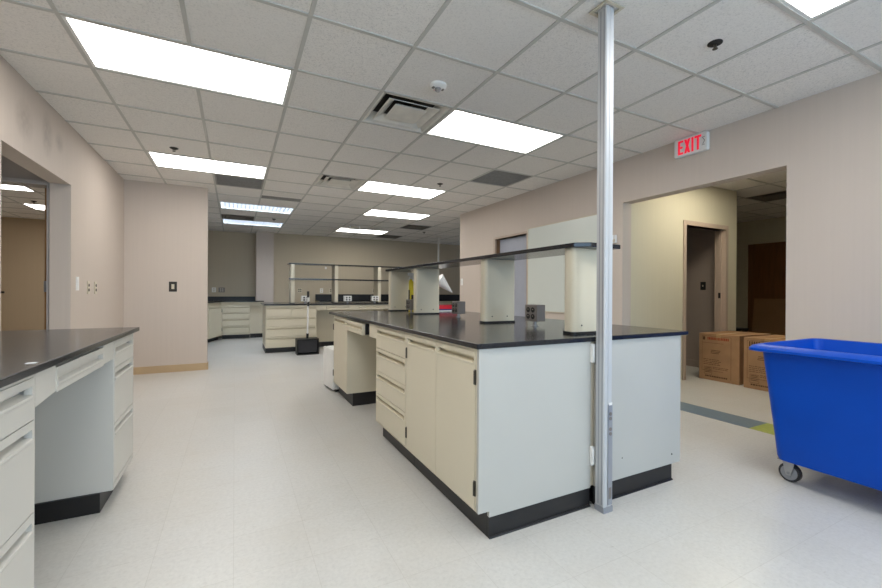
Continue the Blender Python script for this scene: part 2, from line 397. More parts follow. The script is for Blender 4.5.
for i, j, l in VENTS: reserve(i, i + 1, j, j + 1, l)
GRILLES = [(0, 10, 'dark grey square return grille behind the lit troffer over the partition'), (5, 7, 'dark grey square return grille near the right wall'),
           (1, 11, 'dark grey return grille in front of the louvred lights')]
for i, j, l in GRILLES: reserve(i, i + 1, j, j + 1, l)
I0, I1, J0, J1 = -10, 17, -4, 20
cm = MB(); gm = MB()
for i in range(I0, I1):
    for j in range(J0, J1):
        if (i, j) in cover: continue
        x0, x1, y0, y1 = gx(i), gx(i + 1), gy(j), gy(j + 1)
        cm.add([(x0, y0, CEIL), (x0, y1, CEIL), (x1, y1, CEIL), (x1, y0, CEIL)], [(0, 1, 2, 3)])
cm.add([(gx(1), gy(11), CEIL), (gx(1), gy(12) - .21, CEIL), (gx(2), gy(12) - .21, CEIL), (gx(2), gy(11), CEIL)], [(0, 1, 2, 3)])
cm.box(gx(I0), gx(I1), gy(J0), gy(J1), CEIL + .15, CEIL + .2)
struct('ceiling', cm, 'ceiling')
hb = .0115
for i in range(I0, I1 + 1):
    for j in range(J0, J1):
        if (i, j) in cover and cover.get((i - 1, j)) == cover[(i, j)]: continue
        gm.box(gx(i) - hb, gx(i) + hb, gy(j) + hb, gy(j + 1) - hb, CEIL - .006, CEIL + .012)
for j in range(J0, J1 + 1):
    gm.box(gx(I0), gx(I1), gy(j) - hb, gy(j) + hb, CEIL - .0065, CEIL + .012)
struct('ceiling_grid', gm, 'tbar')
for i0, i1, j0, mat, lab in LIGHTS:
    x0, x1, y0, y1 = gx(i0) + hb, gx(i1) - hb, gy(j0) + hb, gy(j0 + 1) - hb
    cx_, cy_ = (x0 + x1) / 2, (y0 + y1) / 2; hx, hy = (x1 - x0) / 2, (y1 - y0) / 2
    t = thing('ceiling_light', lab, 'ceiling light', (cx_, cy_, CEIL), 0, 'lights set in the ceiling grid')
    f = MB(); e = .018
    f.box(-hx, hx, -hy, -hy + e, -.004, .09).box(-hx, hx, hy - e, hy, -.004, .09).box(-hx, -hx + e, -hy + e, hy - e, -.004, .09).box(hx - e, hx, -hy + e, hy - e, -.004, .09)
    f.box(-hx, hx, -hy, hy, .09, .1)
    f.build('frame', 'white_metal', t)
    if mat == 'lens_blue':
        MB().box(-hx + e, hx - e, -hy + e, hy - e, .06, .065).build('lamp_panel', mat, t)
        lv = MB()
        for k in range(1, 18): x = -hx + e + (2 * hx - 2 * e) * k / 18; lv.box(x - .002, x + .002, -hy + e, hy - e, .0, .05)
        for k in range(1, 6): y = -hy + e + (2 * hy - 2 * e) * k / 6; lv.box(-hx + e, hx - e, y - .002, y + .002, .0, .049)
        lv.build('louvre', 'steel', t)
    else:
        MB().box(-hx + e, hx - e, -hy + e, hy - e, .0, .004).build('diffuser', mat, t)
def stepped(t, s=.29, dark=False):
    f = MB()
    def ring(a, b, z0, z1, mb):   # sloped square ring from half size a at z0 to b at z1
        vs = [(-a, -a, z0), (a, -a, z0), (a, a, z0), (-a, a, z0), (-b, -b, z1), (b, -b, z1), (b, b, z1), (-b, b, z1)]
        mb.add(vs, [(i, (i + 1) % 4, 4 + (i + 1) % 4, 4 + i) for i in range(4)])
    ring(s, s * .93, -.002, 0, f); ring(s * .93, s * .74, 0, .07, f)
    mm = 'grille_dark' if dark else 'vent'
    f.build('frame', mm, t)
    r = MB(); ring(s * .74, s * .5, -.004, .035, r); ring(s * .75, s * .74, .0, -.004, r); r.build('middle_ring', mm, t)
    c = MB(); c.box(-s * .47, s * .47, -s * .47, s * .47, -.003, .004); ring(s * .47, s * .34, .004, .03, c); c.build('centre_plate', mm, t)
    MB().box(-s, s, -s, s, .072, .078).build('duct', 'dark', t)
for k, (i, j, lab) in enumerate(VENTS):
    t = thing('air_diffuser', lab, 'air vent', (gx(i) + P / 2, gy(j) + P / 2, CEIL), 0, 'air diffusers in the ceiling')
    stepped(t, .293, k > 1)
for i, j, lab in GRILLES:
    t = thing('return_grille', lab, 'air vent', (gx(i) + P / 2, gy(j + 1) - .105 if j == 11 else gy(j) + P / 2, CEIL), 0, 'return grilles in the ceiling')
    h_ = .293; hy_ = .1 if j == 11 else h_
    MB().box(-h_, h_, -hy_, -hy_ + .02, -.003, .02).box(-h_, h_, hy_ - .02, hy_, -.003, .02).box(-h_, -h_ + .02, -hy_ + .02, hy_ - .02, -.003, .02).box(h_ - .02, h_, -hy_ + .02, hy_ - .02, -.003, .02).build('frame', 'grille', t)
    c = MB()
    for k in range(1, 24): y = -hy_ + .02 + (2 * hy_ - .04) * k / 24; c.box(-h_ + .02, h_ - .02, y - .004, y + .004, 0, .015)
    c.build('core', 'grille', t)
    MB().box(-h_, h_, -hy_, hy_, .03, .035).build('duct', 'grille', t)
for x, y, lab in [(2.519, 5.05, 'small dark sprinkler head in the ceiling in front of the second right troffer'), (2.549, 1.435, 'dark sprinkler head in the ceiling right of the metal pole'),
                  (-.572, 5.118, 'dark sprinkler head in the ceiling in front of the troffer over the partition'), (.719, 9.148, 'small sprinkler head between the louvred ceiling lights'),
                  (4.2, 9.3, 'tiny dark sprinkler head in the ceiling near the far right corner'), (-3.017, 9.3, 'small sprinkler head in the ceiling of the left room')]:
    t = thing('sprinkler_head', lab, 'sprinkler', (x, y, CEIL), 0, 'sprinkler heads in the ceiling')
    MB().lathe([(.04, 0), (.04, -.004), (.03, -.01), (.012, -.012)], (0, 0, 0)).build('escutcheon', 'dark', t)
    MB().cyl((0, 0, -.01), (0, 0, -.02), .009).cyl((-.012, 0, -.012), (-.006, 0, -.035), .003, n=8).cyl((.012, 0, -.012), (.006, 0, -.035), .003, n=8).build('frame_arm', 'hinge', t)
    MB().lathe([(.015, -.034), (.015, -.037), (.004, -.038)], (0, 0, 0), 16).build('deflector', 'hinge', t)
t = thing('strobe_detector', 'round white ceiling detector with a clear strobe, above the nearest air diffuser', 'detector', (1.302, 2.653, CEIL))
MB().lathe([(.062, 0), (.062, -.012), (.05, -.022), (.03, -.026)], (0, 0, 0), 32).build('base', 'white', t)
MB().lathe([(.024, -.024), (.022, -.04), (.012, -.05)], (0, 0, 0), 20).build('lens', 'steel', t)
for q in (-.0375, .0375): MB().box(q - .0075, q + .0075, -.012, .012, -.03, -.02).build('sounder_slot', 'grey_box', t)
MB().box(-.02, .02, .03, .036, -.026, -.02).build('marking', 'red', t)
t = thing('ceiling_speaker_box', 'small white box fixed to the ceiling in front of the farthest troffer', 'box', (2.43, 9.25, CEIL))
MB().box(-.12, .12, -.05, .05, -.07, 0).build('housing', 'white', t, .006); MB().box(-.1, .1, -.052, -.05, -.06, -.01).build('face', 'ivory', t)

# ------------------------------------------------------------------ cabinets
def front_profile(z0, z1, t=.019, pull=True):
    if not pull: return [(0, z0), (-t, z0), (-t, z1), (0, z1)]
    return [(-t, z0), (-t, z1 - .068), (-t - .004, z1 - .060), (-t - .003, z1 - .053), (.013, z1 - .048), (.013, z1 - .032), (-t, z1 - .026), (-t, z1), (.0148, z1), (.0148, z0)]
def front(name, x0, x1, z0, z1, parent, mat='cab', pull=True):
    mb = MB(); e = .014
    if pull:
        mb.prism(front_profile(z0, z1), x0 + e, x1 - e, 'x')
        mb.box(x0, x0 + e, -.019, 0, z0, z1).box(x1 - e, x1, -.019, 0, z0, z1)
    else: mb.box(x0, x1, -.019, 0, z0, z1)
    return mb.build(name, mat, parent)
def hinge(x, z, parent):
    return MB().box(x - .007, x + .007, -.0225, -.017, z - .035, z + .035).cyl((x, -.024, z - .032), (x, -.024, z + .032), .0045, n=10).build('hinge', 'hinge', parent)
def cabinet(name, label, cat, loc, rz, W, D, fronts, H=.885, kick_recess=.075, group=None, mat='cab', kick=True, kick_inset=(0, 0), kz=.10):
    t = thing(name, label, cat, loc, rz, group)
    b = MB(); g = .0
    g = .0016
    b.box(g, W - g, .016, D, kz, H).box(g, .0105, -.017, .016, kz, H).box(W - .0105, W - g, -.017, .016, kz, H).box(.0105, W - .0105, -.017, .016, H - .011, H).box(.0105, W - .0105, -.017, .016, kz, max(kz + .003, .129))
    b.build('body', mat, t)
    if kick: MB().box(kick_inset[0] + g, W - kick_inset[1] - g, kick_recess, D - .02, 0, kz - .0005).build('toe_kick', 'kick', t)
    for fr_ in fronts:
        kind, x0, x1, z0, z1 = fr_[:5]
        o = front(kind, x0, x1, z0, z1, t, mat)
        if kind == 'door' and len(fr_) > 5:
            hx = x1 + .001 if fr_[5] == 'r' else x0 - .001
            hinge(hx, z1 - .12, o); hinge(hx, z0 + .1, o)
    return t
def drawers(W, zs, e=.012):
    return [('drawer', e, W - e, zs[k + 1] + .004, zs[k]) for k in range(len(zs) - 1)]
XF = .995 + .019
# island left side: local x runs toward -Y, rz=-90
z4 = [.872, .707, .531, .355, .135]
Y1, Y2, Y3, Y4, Y5 = 1.6055, 2.478, 3.115, 4.05, 4.67
cabinet('door_cabinet', 'cream two-door base cabinet at the near left corner of the island', 'cabinet', (XF, Y2, 0), -PI / 2, Y2 - Y1, .66,
        [('door', .014, .443, .135, .872, 'l'), ('door', .447, Y2 - Y1 - .014, .135, .872, 'r')], kick_recess=.042, kz=.128)
cabinet('drawer_cabinet', 'cream base cabinet with four wide drawers beside the two-door cabinet', 'cabinet', (XF, Y3, 0), -PI / 2, Y3 - Y2, .66, drawers(Y3 - Y2, z4), kick_recess=.042, kz=.128)
cabinet('door_cabinet', 'cream narrow one-door base cabinet at the far end of the island past the knee space', 'cabinet', (XF, Y5, 0), -PI / 2, Y5 - Y4, .66,
        [('door', .012, Y5 - Y4 - .012, .135, .872, 'l')], kick_recess=.042, kz=.128)
# knee space apron
t = thing('knee_drawer', 'cream shallow drawer hanging slightly open under the island worktop', 'drawer', (XF - .028, 4.045, 0), -PI / 2)
front('drawer_front', 0, .64, .775, .872, t)
MB().box(.01, .64, .0, .40, .80, .865).build('drawer_box', 'cab', t)
MB().box(.641, .66, .03, .42, .81, .845).box(.641, .652, .004, .42, .78, .875).build('slide', 'black', t)
tag(MB().box(XF - .018, XF + .6, 3.117, 3.30, .775, .885).build('apron_panel', 'cab', None, .002), 'cream filler rail between the open knee drawer and the four-drawer cabinet', 'panel')
struct_back = tag(MB().box(1.675, 1.70, Y1, 4.67, .0, .885).build('back_panel', 'cab', None), 'cream back panel closing the island knee space', 'panel')
# island right side units facing +X : rz=+90, local x runs +Y
XG = 2.475 - .019
zs = Y1
cabinet('door_cabinet', 'cream two-door base cabinet on the right side of the island', 'cabinet', (XG, Y1, 0), PI / 2, Y2 - Y1, .73, [('door', .014, .44, .135, .872, 'l'), ('door', .445, Y2 - Y1 - .014, .135, .872, 'r')])
cabinet('drawer_cabinet', 'cream four-drawer base cabinet on the right side of the island', 'cabinet', (XG, Y2, 0), PI / 2, Y3 - Y2, .73, drawers(Y3 - Y2, z4))
cabinet('door_cabinet', 'cream long two-door base cabinet at the far right of the island', 'cabinet', (XG, Y3, 0), PI / 2, Y5 - Y3, .73, [('door', .014, .77, .135, .872, 'l'), ('door', .775, Y5 - Y3 - .014, .135, .872, 'r')])
# end panels
t = thing('end_panel', 'cream island end panel left of the metal pole with two clips', 'panel', (0, 0, 0))
MB().prism([(.995, .128), (1.055, .128), (1.055, .10), (1.703, .10), (1.703, .8868), (.995, .8868)], 1.586, 1.604, 'y').build('panel', 'cab_end', t, .0015)
for z in (.225, .775):
    MB().box(1.694, 1.716, 1.568, 1.5858, z, z + .1).box(1.694, 1.701, 1.560, 1.568, z + .012, z + .09).build('clip', 'white', t, .003)
MB().box(1.056, 1.703, 1.592, 1.604, .001, .0995).cyl((1.056, 1.59, 0.001), (1.703, 1.59, .001), .008, n=8).build('toe_kick', 'kick', t)
t = thing('end_panel', 'cream island end panel right of the metal pole', 'panel', (0, 0, 0))
MB().prism([(1.735, .10), (2.40, .10), (2.475, .10), (2.475, .8868), (1.735, .8868)], 1.586, 1.604, 'y').build('panel', 'cab_end', t, .0015)
MB().box(1.735, 2.40, 1.592, 1.604, .001, .0995).cyl((1.735, 1.59, .001), (2.40, 1.59, .001), .008, n=8).build('toe_kick', 'kick', t)
MB().cyl((2.39, 1.582, .16), (2.39, 1.587, .16), .004, n=10).cyl((1.95, 1.5855, .215), (1.95, 1.5865, .215), .004, n=10).build('screw', 'dark', t)
tag(MB().box(1.7045, 1.7335, 1.595, 1.604, .105, .884).build('seam_strip', 'cab', None), 'narrow recessed cream strip between the two island end panels', 'panel')
tag(MB().lathe([(.03, 0), (.03, .01), (.022, .016), (.0, .017)], (1.056, 1.575, 0), 24).build('floor_bumper', 'steel', None), 'small round metal bumper on the floor at the island corner', 'bumper') if 0 else None
# island worktop
tag(MB().box(.978, 2.532, 1.572, 4.85, .887, .912).build('worktop', 'black_top', None, .004, 3), 'long black lab worktop of the centre island', 'worktop')

# reagent shelf over the island
t = thing('lab_shelf', 'black shelf raised on four cream uprights along the island worktop', 'shelf', (0, 0, .9125))
def rrect(x0, x1, y0, y1, r, n=5):
    pts = []
    for cx_, cy_, a0 in ((x1 - r, y1 - r, 0), (x0 + r, y1 - r, 90), (x0 + r, y0 + r, 180), (x1 - r, y0 + r, 270)):
        for k in range(n + 1):
            a_ = math.radians(a0 + 90 * k / n); pts.append((cx_ + r * math.cos(a_), cy_ + r * math.sin(a_)))
    return pts
for y in (1.70, 2.605, 3.94, 4.73):
    n0 = MB(); xr = 1.945 if y < 2 else 1.972; pr = rrect(1.69, xr, y, y + .09, .028)
    n0.loft([[(p[0], p[1], .014) for p in pr], [(p[0], p[1], .487) for p in pr]])
    up = n0.build('upright', 'cab', t)
    pr = rrect(1.683, xr + .007, y - .006, y + .096, .03)
    MB().loft([[(p[0], p[1], 0) for p in pr], [(p[0], p[1], .0135) for p in pr]]).build('foot_plate', 'black', up)
    for x in (1.75, 1.89): MB().cyl((x, y + .002, .05), (x, y - .0015, .05), .005, n=10).build('screw', 'dark', up)
pr = [(1.74, 1.625), (1.975, 1.625), (1.975, 4.85), (1.665, 4.85), (1.665, 1.68)]
MB().prism(pr, .488, .513, 'z').build('shelf_board', 'black_top', t, .003)

# metal power pole
t = thing('power_pole', 'tall aluminium power pole from floor to ceiling at the island end', 'pole', (1.707, 1.50, 0))
MB().prism([(0, .006), (.006, 0), (.024, 0), (.024, .003), (.027, .003), (.027, 0), (.054, 0), (.060, .006), (.060, .056), (0, .056)], .03, CEIL - .004, 'z').build('shaft', 'alu', t)
MB().box(-.0006, -.0002, .012, .018, .04, CEIL - .02).box(-.0006, -.0002, .034, .04, .04, CEIL - .02).build('groove', 'alu_dark', t)
MB().box(-.003, .063, -.003, .0, .0, .03).box(-.003, .063, .0, .059, .0, .03).build('foot', 'alu_dark', t)
pl = MB().box(.027, .058, -.0035, 0, .04, .565).build('outlet_plate', 'alu_dark', t)
for z in (.515, .435):
    for dz in (0, .024): MB().cyl((.0425, -.0035, z - dz), (.0425, -.006, z - dz), .0095, n=14).build('socket', 'grey_box', pl)
MB().box(.031, .054, -.0042, -.0035, .56, .574).build('latch', 'white', pl); MB().box(.032, .052, -.0042, -.0035, .07, .13).build('rating_label', 'grey_box', pl)
MB().box(-.035, .095, -.032, -.014, -.012 + CEIL, CEIL - .0068).box(-.035, .095, .07, .088, CEIL - .012, CEIL - .0068).box(-.035, -.017, -.014, .07, CEIL - .012, CEIL - .0068).box(.077, .095, -.014, .07, CEIL - .012, CEIL - .0068).build('ceiling_collar', 'ivory', t)
t = thing('power_pole', 'slim pale power pole in the distance beyond the island shelf', 'pole', (4.9, 9.9, 0))
MB().box(-.02, .02, -.02, .02, 0, CEIL).build('shaft', 'white_metal', t, .004)
MB().box(-.06, .06, -.06, .06, CEIL - .012, CEIL - .007).build('ceiling_collar', 'ivory', t)

# pedestal outlets on the island worktop
def pedestal(label, loc):
    t = thing('pedestal_outlet', label, 'outlet', loc, 0, 'pedestal outlets on worktops')
    MB().box(0, .075, 0, .13, .034, .15).build('box', 'grey_box', t, .004)
    MB().lathe([(.024, 0), (.024, .004), (.012, .008), (.012, .035)], (.037, .065, 0), 16).build('foot', 'steel', t)
    fp = MB().box(-.003, 0, .008, .122, .042, .142).build('face_plate', 'grey_box', t, .001)
    for yy in (.038, .088):
        for z in (.068, .114):
            MB().cyl((-.003, yy, z), (-.0055, yy, z), .0185, n=16).build('socket', 'black', fp)
            MB().box(-.0065, -.0055, yy - .004, yy + .004, z + .002, z + .006).build('slot', 'ivory', fp)
    return t
pedestal('grey pedestal outlet box with four sockets, nearest one on the island', (1.845, 2.20, .9125))
pedestal('grey pedestal outlet box beside the red folders on the island', (1.82, 3.26, .9125))
pedestal('grey pedestal outlet box in front of the yellow bottle on the island', (1.735, 4.20, .9125))

# objects on the island
t = thing('spray_bottle', 'yellow bottle with a white spray top behind the third shelf upright', 'bottle', (1.895, 4.52, .9125))
pr = rrect(-.045, .045, -.03, .03, .018, 4)
MB().loft([[(p[0], p[1], 0) for p in pr], [(p[0], p[1], .355) for p in pr], [(p[0] * .8, p[1] * .8, .38) for p in pr], [(p[0] * .35, p[1] * .5, .40) for p in pr]]).build('body', 'yellow', t)
MB().box(-.0455, -.0451, -.022, .022, .14, .26).box(-.03, .012, -.0308, -.0302, .14, .2).build('body_label', 'black', t)
MB().cyl((0, 0, .36), (0, 0, .43), .03).box(-.06, .028, -.015, .015, .43, .465).build('spray_head', 'white', t)
MB().prism([(-.035, .43), (-.052, .385), (-.045, .382), (-.025, .43)], -.006, .006, 'y').build('trigger', 'white', t)
for k, (mat, lab, x, w_, dy) in enumerate([('paper', 'white folder at the bottom of the red stack on the island', 2.20, .30, 0), ('navy', 'navy blue folder between the white folder and the red tray', 2.19, .29, .01),
                                          ('red', 'bright red tray on top of the navy folder on the island', 2.19, .28, 0)]):
    z = .9125 + (0, .014, .029)[k]; h_ = (.0135, .0145, .045)[k]
    if mat == 'red':
        tt = thing('tray', lab, 'tray', (x, 4.42, z)); pr = rrect(0, w_, 0, .24, .02, 3); ps = rrect(.012, w_ - .012, .012, .228, .015, 3)
        MB().loft([[(p[0], p[1], 0) for p in pr], [(p[0], p[1], h_) for p in pr], [(p[0], p[1], h_) for p in ps], [(p[0], p[1], .006) for p in ps]], True, False).build('shell', 'red', tt)
        MB().box(.03, w_ - .03, .03, .2, .006, .052).build('contents', 'red_dark', tt)
    else: tag(MB().box(x, x + w_, 4.41 + dy, 4.66 + dy, z, z + h_).build('folder', mat, None, .002), lab, 'folder')
t = thing('funnel', 'white cone funnel tilted on a stand behind the third shelf upright', 'funnel', (2.34, 4.76, .9125))
MB().lathe([(.06, 0), (.06, .012), (.015, .018)], (0, 0, 0), 20).build('base', 'white', t)
MB().cyl((0, 0, .015), (0, 0, .40), .007, n=10).build('stand', 'white', t)
MB().cyl((.005, -.02, .405), (.205, -.03, .232), .085, .006, 28).build('cone', 'white', t)

# ------------------------------------------------------------------ left counter
XK = -.56 - .019
zl = [.872, .737, .446, .135]
cabinet('drawer_cabinet', 'cream three-drawer cabinet at the left edge of the photo', 'cabinet', (XK, 1.10, 0), PI / 2, .645, .72, drawers(.645, zl), mat='cab_left')
cabinet('drawer_cabinet', 'cream three-drawer cabinet at the far end of the left counter', 'cabinet', (XK, 2.69, 0), PI / 2, .47, .72, drawers(.47, zl), kick_recess=.035, kick_inset=(-.012, .0), mat='cab_left')
cabinet('drawer_cabinet', 'cream three-drawer cabinet beneath the left counter, out of view', 'cabinet', (XK, .2, 0), PI / 2, .895, .72, drawers(.895, zl), mat='cab_left')
t = thing('knee_drawer', 'cream shallow closed drawer over the left knee space', 'drawer', (XK, 1.915, 0), PI / 2)
front('drawer_front', 0, .585, .785, .872, t, 'cab_left'); MB().box(.005, .58, .0, .45, .79, .868).build('drawer_box', 'cab_left', t)
tag(MB().prism([(1.746, .885), (1.746, .775), (1.755, .775), (1.913, .79), (1.913, .885)], XK - .02, XK + .017, 'x').build('apron_panel', 'cab_left', None), 'cream filler rail between the nearest left cabinet and the knee drawer', 'panel')
tag(MB().box(XK - .02, XK + .017, 2.502, 2.689, .79, .885).build('apron_panel', 'cab_left', None), 'cream filler rail between the left knee drawer and the far left cabinet', 'panel')
tag(MB().box(-1.325, -.545, .2, 3.245, .887, .912).build('worktop', 'black_top', None, .004, 3), 'black lab worktop along the left wall', 'worktop')
tag(MB().box(-.592, -.568, 1.76, 1.785, .9121, .9128).build('paper_scrap', 'paper', None), 'tiny white paper scrap lying on the left worktop', 'paper')
MBq = MB().box(-1.32, -1.3, 1.75, 2.69, 0, .884); tag(MBq.build('back_panel', 'cab_left', None), 'cream panel at the back of the left knee space', 'panel')

# ------------------------------------------------------------------ wall plates
def plate(name, label, cat, p, face, w_=.07, h_=.115, mat='ivory', kind='switch', dark='dark'):
    # face: 'x+' (plate looks to +X), 'x-', 'y-'
    rz = {'x+': PI / 2, 'x-': -PI / 2, 'y-': 0}[face]
    t = thing(name, label, cat, p, rz)
    MB().box(-w_ / 2, w_ / 2, -.007, 0, -h_ / 2, h_ / 2).build('cover_plate', mat, t, .002)
    n = max(1, round(w_ / .07))
    for k in range(n):
        x = (k - (n - 1) / 2) * .046
        if kind == 'switch': MB().box(x - .006, x + .006, -.016, -.007, -.012, .014).build('toggle', dark, t)
        elif kind == 'rocker': MB().box(x - .017, x + .017, -.010, -.007, -.034, .034).build('rocker', dark, t)
        else:
            for z in (-.024, .024): MB().cyl((x, -.007, z), (x, -.0095, z), .016, n=16).build('socket', dark, t)
    return t
plate('blank_plate', 'tall white blank plate on the left wall beside the opening', 'wall plate', (XL, 5.05, 1.21), 'x+', .07, .13, 'white', 'rocker', 'white')
plate('wall_outlet', 'beige outlet plate with dark sockets on the left wall, the nearer one', 'outlet', (XL, 5.38, 1.175), 'x+', .075, .13, 'ivory', 'outlet')
plate('wall_outlet', 'beige outlet plate with dark sockets on the left wall, nearer the corner', 'outlet', (XL, 5.62, 1.175), 'x+', .085, .13, 'ivory', 'outlet')
plate('light_switch', 'small plate with a dark rocker on the partition wall', 'switch', (-.775, 6.88, 1.205), 'y-', .095, .14, 'dark', 'rocker', 'ivory')
plate('light_switch', 'white switch plate at the far end of the right wall', 'switch', (XR, 6.80, 1.345), 'x-', .075, .13, 'white', 'rocker', 'white')
plate('light_switch', 'black switch plate on the closet wall inside the doorway', 'switch', (6.42, 3.765, 1.265), 'x-', .08, .125, 'black', 'switch', 'ivory')
for x, mat, lab in [(1.53, 'ivory', 'beige outlet plate on the far wall above the first pedestal outlet'), (2.09, 'white', 'white outlet plate on the far wall under the shelving'),
                    (2.33, 'ivory', 'beige outlet plate on the far wall right of the white one'), (3.54, 'ivory', 'beige outlet plate on the far wall near the third shelf upright')]:
    plate('wall_outlet', lab, 'outlet', (x, YB, 1.175), 'y-', .11 if x in (1.53,) else .08, .12, mat, 'outlet', 'dark' if mat != 'white' else 'ivory')
plate('wall_outlet', 'white outlet plate on the alcove wall at far left', 'outlet', (-.46, 11.65, 1.175), 'y-', .09, .12, 'white', 'outlet', 'ivory')
plate('wall_outlet', 'wide grey outlet plate on the alcove wall', 'outlet', (-.29, 11.65, 1.175), 'y-', .14, .12, 'grey_box', 'outlet', 'ivory')
plate('blank_plate', 'small white plate high on the far wall behind the top shelf', 'wall plate', (2.2, YB, 1.79), 'y-', .05, .06, 'white', 'rocker', 'white')
plate('blank_plate', 'small pale plate high on the corridor wall', 'wall plate', (9.45, 4.86, 2.25), 'x-', .09, .12, 'ivory', 'rocker', 'ivory')
t = thing('thermostat', 'small cream and orange thermostat on the right wall above the shelf end', 'thermostat', (XR, 3.275, 1.765), -PI / 2)
MB().box(-.04, .04, -.028, 0, -.045, .045).build('case', 'white', t, .004); MB().box(-.03, .035, -.0295, -.028, -.035, -.005).build('dial', 'ivory', t)
tag(MB().prism([(11.6, 1.10), (11.57, 1.08), (11.55, 1.10), (11.57, 1.12)], -4.28, -4.2, 'x').build('wall_bumper', 'dark', None), 'small dark round fitting on the tan wall of the left room', 'wall fitting')
# whiteboard
t = thing('whiteboard', 'large greenish white board on the right wall behind the island shelf', 'whiteboard', (XR, 4.80, .89), -PI / 2)
MB().box(0, 1.36, -.014, 0, 0, 1.195).build('board', 'white_board', t)
MB().box(-.012, 0, -.02, 0, -.012, 1.207).box(1.36, 1.372, -.02, 0, -.012, 1.207).box(0, 1.36, -.02, 0, 1.195, 1.207).box(0, 1.36, -.02, 0, -.012, 0).build('frame', 'ivory', t)
# exit sign
t = thing('exit_sign', 'white exit sign with red EXIT letters above the wide opening', 'sign', (XR, 2.53, 2.466), -PI / 2)
pr = rrect(0, .31, 0, .175, .018, 4)
MB().prism(pr, -.045, 0, 'y').build('housing', 'white_metal', t, .003)
e = t.children[0]
Lm = MB(); y0, y1 = -.0475, -.045
zb, zt = .02, .152
def rb(x0, x1, z0, z1): Lm.box(x0, x1, y0, y1, z0, z1)
x = .040; sw = .019
rb(x, x + sw, zb, zt); rb(x + sw, x + .05, zt - sw, zt); rb(x + sw, x + .045, (zb + zt) / 2 - sw / 2, (zb + zt) / 2 + sw / 2); rb(x + sw, x + .05, zb, zb + sw)
x = .100; W_ = .058
Lm.prism([(x, zb), (x + sw + .003, zb), (x + W_, zt), (x + W_ - sw - .003, zt)], y0, y1, 'y')
Lm.prism([(x + W_, zb), (x + W_ - sw - .003, zb), (x, zt), (x + sw + .003, zt)], y0 - .0004, y1, 'y')
x = .170; rb(x, x + sw, zb, zt)
x = .198; rb(x, x + .062, zt - sw, zt); rb(x + .0225, x + .0225 + sw, zb, zt - sw)
Lm.build('letters', 'exit_red', t)
cx_ = .279
MB().prism([(cx_ - .012, .125), (cx_ + .014, .125), (cx_ + .014, .121), (cx_ - .012, .121)], y0, y1, 'y').prism([(cx_ - .012, .05), (cx_ + .014, .05), (cx_ + .014, .054), (cx_ - .012, .054)], y0, y1, 'y').prism([(cx_ - .008, .118), (cx_ + .010, .088), (cx_ - .008, .058), (cx_ - .003, .058), (cx_ + .016, .088), (cx_ - .003, .118)], y0, y1, 'y').build('chevron', 'grey_box', t)

# ------------------------------------------------------------------ blue cart
t = thing('utility_cart', 'big blue plastic box cart on casters by the right wall', 'cart', (-.005, .042, 0))
bx0, bx1, by0, by1 = 2.94, 3.50, .20, 1.25     # bottom
tx0, tx1, ty0, ty1 = 2.865, 3.58, .12, 1.298     # body top
def rr3(x0, x1, y0, y1, r, z): return [(p[0], p[1], z) for p in rrect(x0, x1, y0, y1, r, 6)]
rings = [rr3(bx0 + .03, bx1 - .03, by0 + .03, by1 - .03, .03, .135), rr3(bx0 + .008, bx1 - .008, by0 + .008, by1 - .008, .045, .142), rr3(bx0, bx1, by0, by1, .05, .165)]
for k in range(1, 6):
    f = k / 5; L_ = lambda a_, b_: a_ + (b_ - a_) * f
    rings.append(rr3(L_(bx0, tx0), L_(bx1, tx1), L_(by0, ty0), L_(by1, ty1), .055, .165 + (.798 - .165) * f))
ro = .072
rings += [rr3(tx0 - ro * .75, tx1 + ro * .75, ty0 - ro * .4, ty1 + ro * .4, .06, .80), rr3(tx0 - ro - .006, tx1 + ro + .006, ty0 - ro * .5, ty1 + ro * .5, .05, .806),
          rr3(tx0 - ro - .006, tx1 + ro + .006, ty0 - ro * .5, ty1 + ro * .5, .05, .820), rr3(tx0 - ro * .8, tx1 + ro * .8, ty0 - ro * .4, ty1 + ro * .4, .05, .834), rr3(tx0 - ro * .3, tx1 + ro * .3, ty0 - ro * .1, ty1 + ro * .1, .06, .842),
          rr3(tx0 + .002, tx1 - .002, ty0 + .002, ty1 - .002, .055, .840), rr3(tx0 + .01, tx1 - .01, ty0 + .01, ty1 - .01, .05, .80), rr3(bx0 + .012, bx1 - .012, by0 + .012, by1 - .012, .045, .175), rr3(bx0 + .05, bx1 - .05, by0 + .05, by1 - .05, .03, .155)]
MB().loft(rings).build('tub', 'blue', t)
for k, (x, y) in enumerate([(3.035, 1.205), (3.40, 1.205), (3.035, .29), (3.40, .29)]):
    c = MB().box(x - .04, x + .04, y - .05, y + .05, .127, .1345).build('caster', 'steel', t)
    for q in (-.024, .024): MB().prism([(y - .03, .127), (y + .03, .127), (y + .02, .07), (y + .012, .042), (y - .012, .042), (y - .02, .07)], x + q - .002, x + q + .002, 'x').build('fork', 'steel', c)
    MB().cyl((x - .016, y, .056), (x + .016, y, .056), .056, n=32).build('tyre', 'rubber', c, .004)
    MB().cyl((x - .0185, y, .056), (x + .0185, y, .056), .043, n=28).cyl((x - .028, y, .056), (x + .028, y, .056), .008, n=12).build('wheel_disc', 'wheel_grey', c)
    c.rotation_euler = (0, 0, 0)

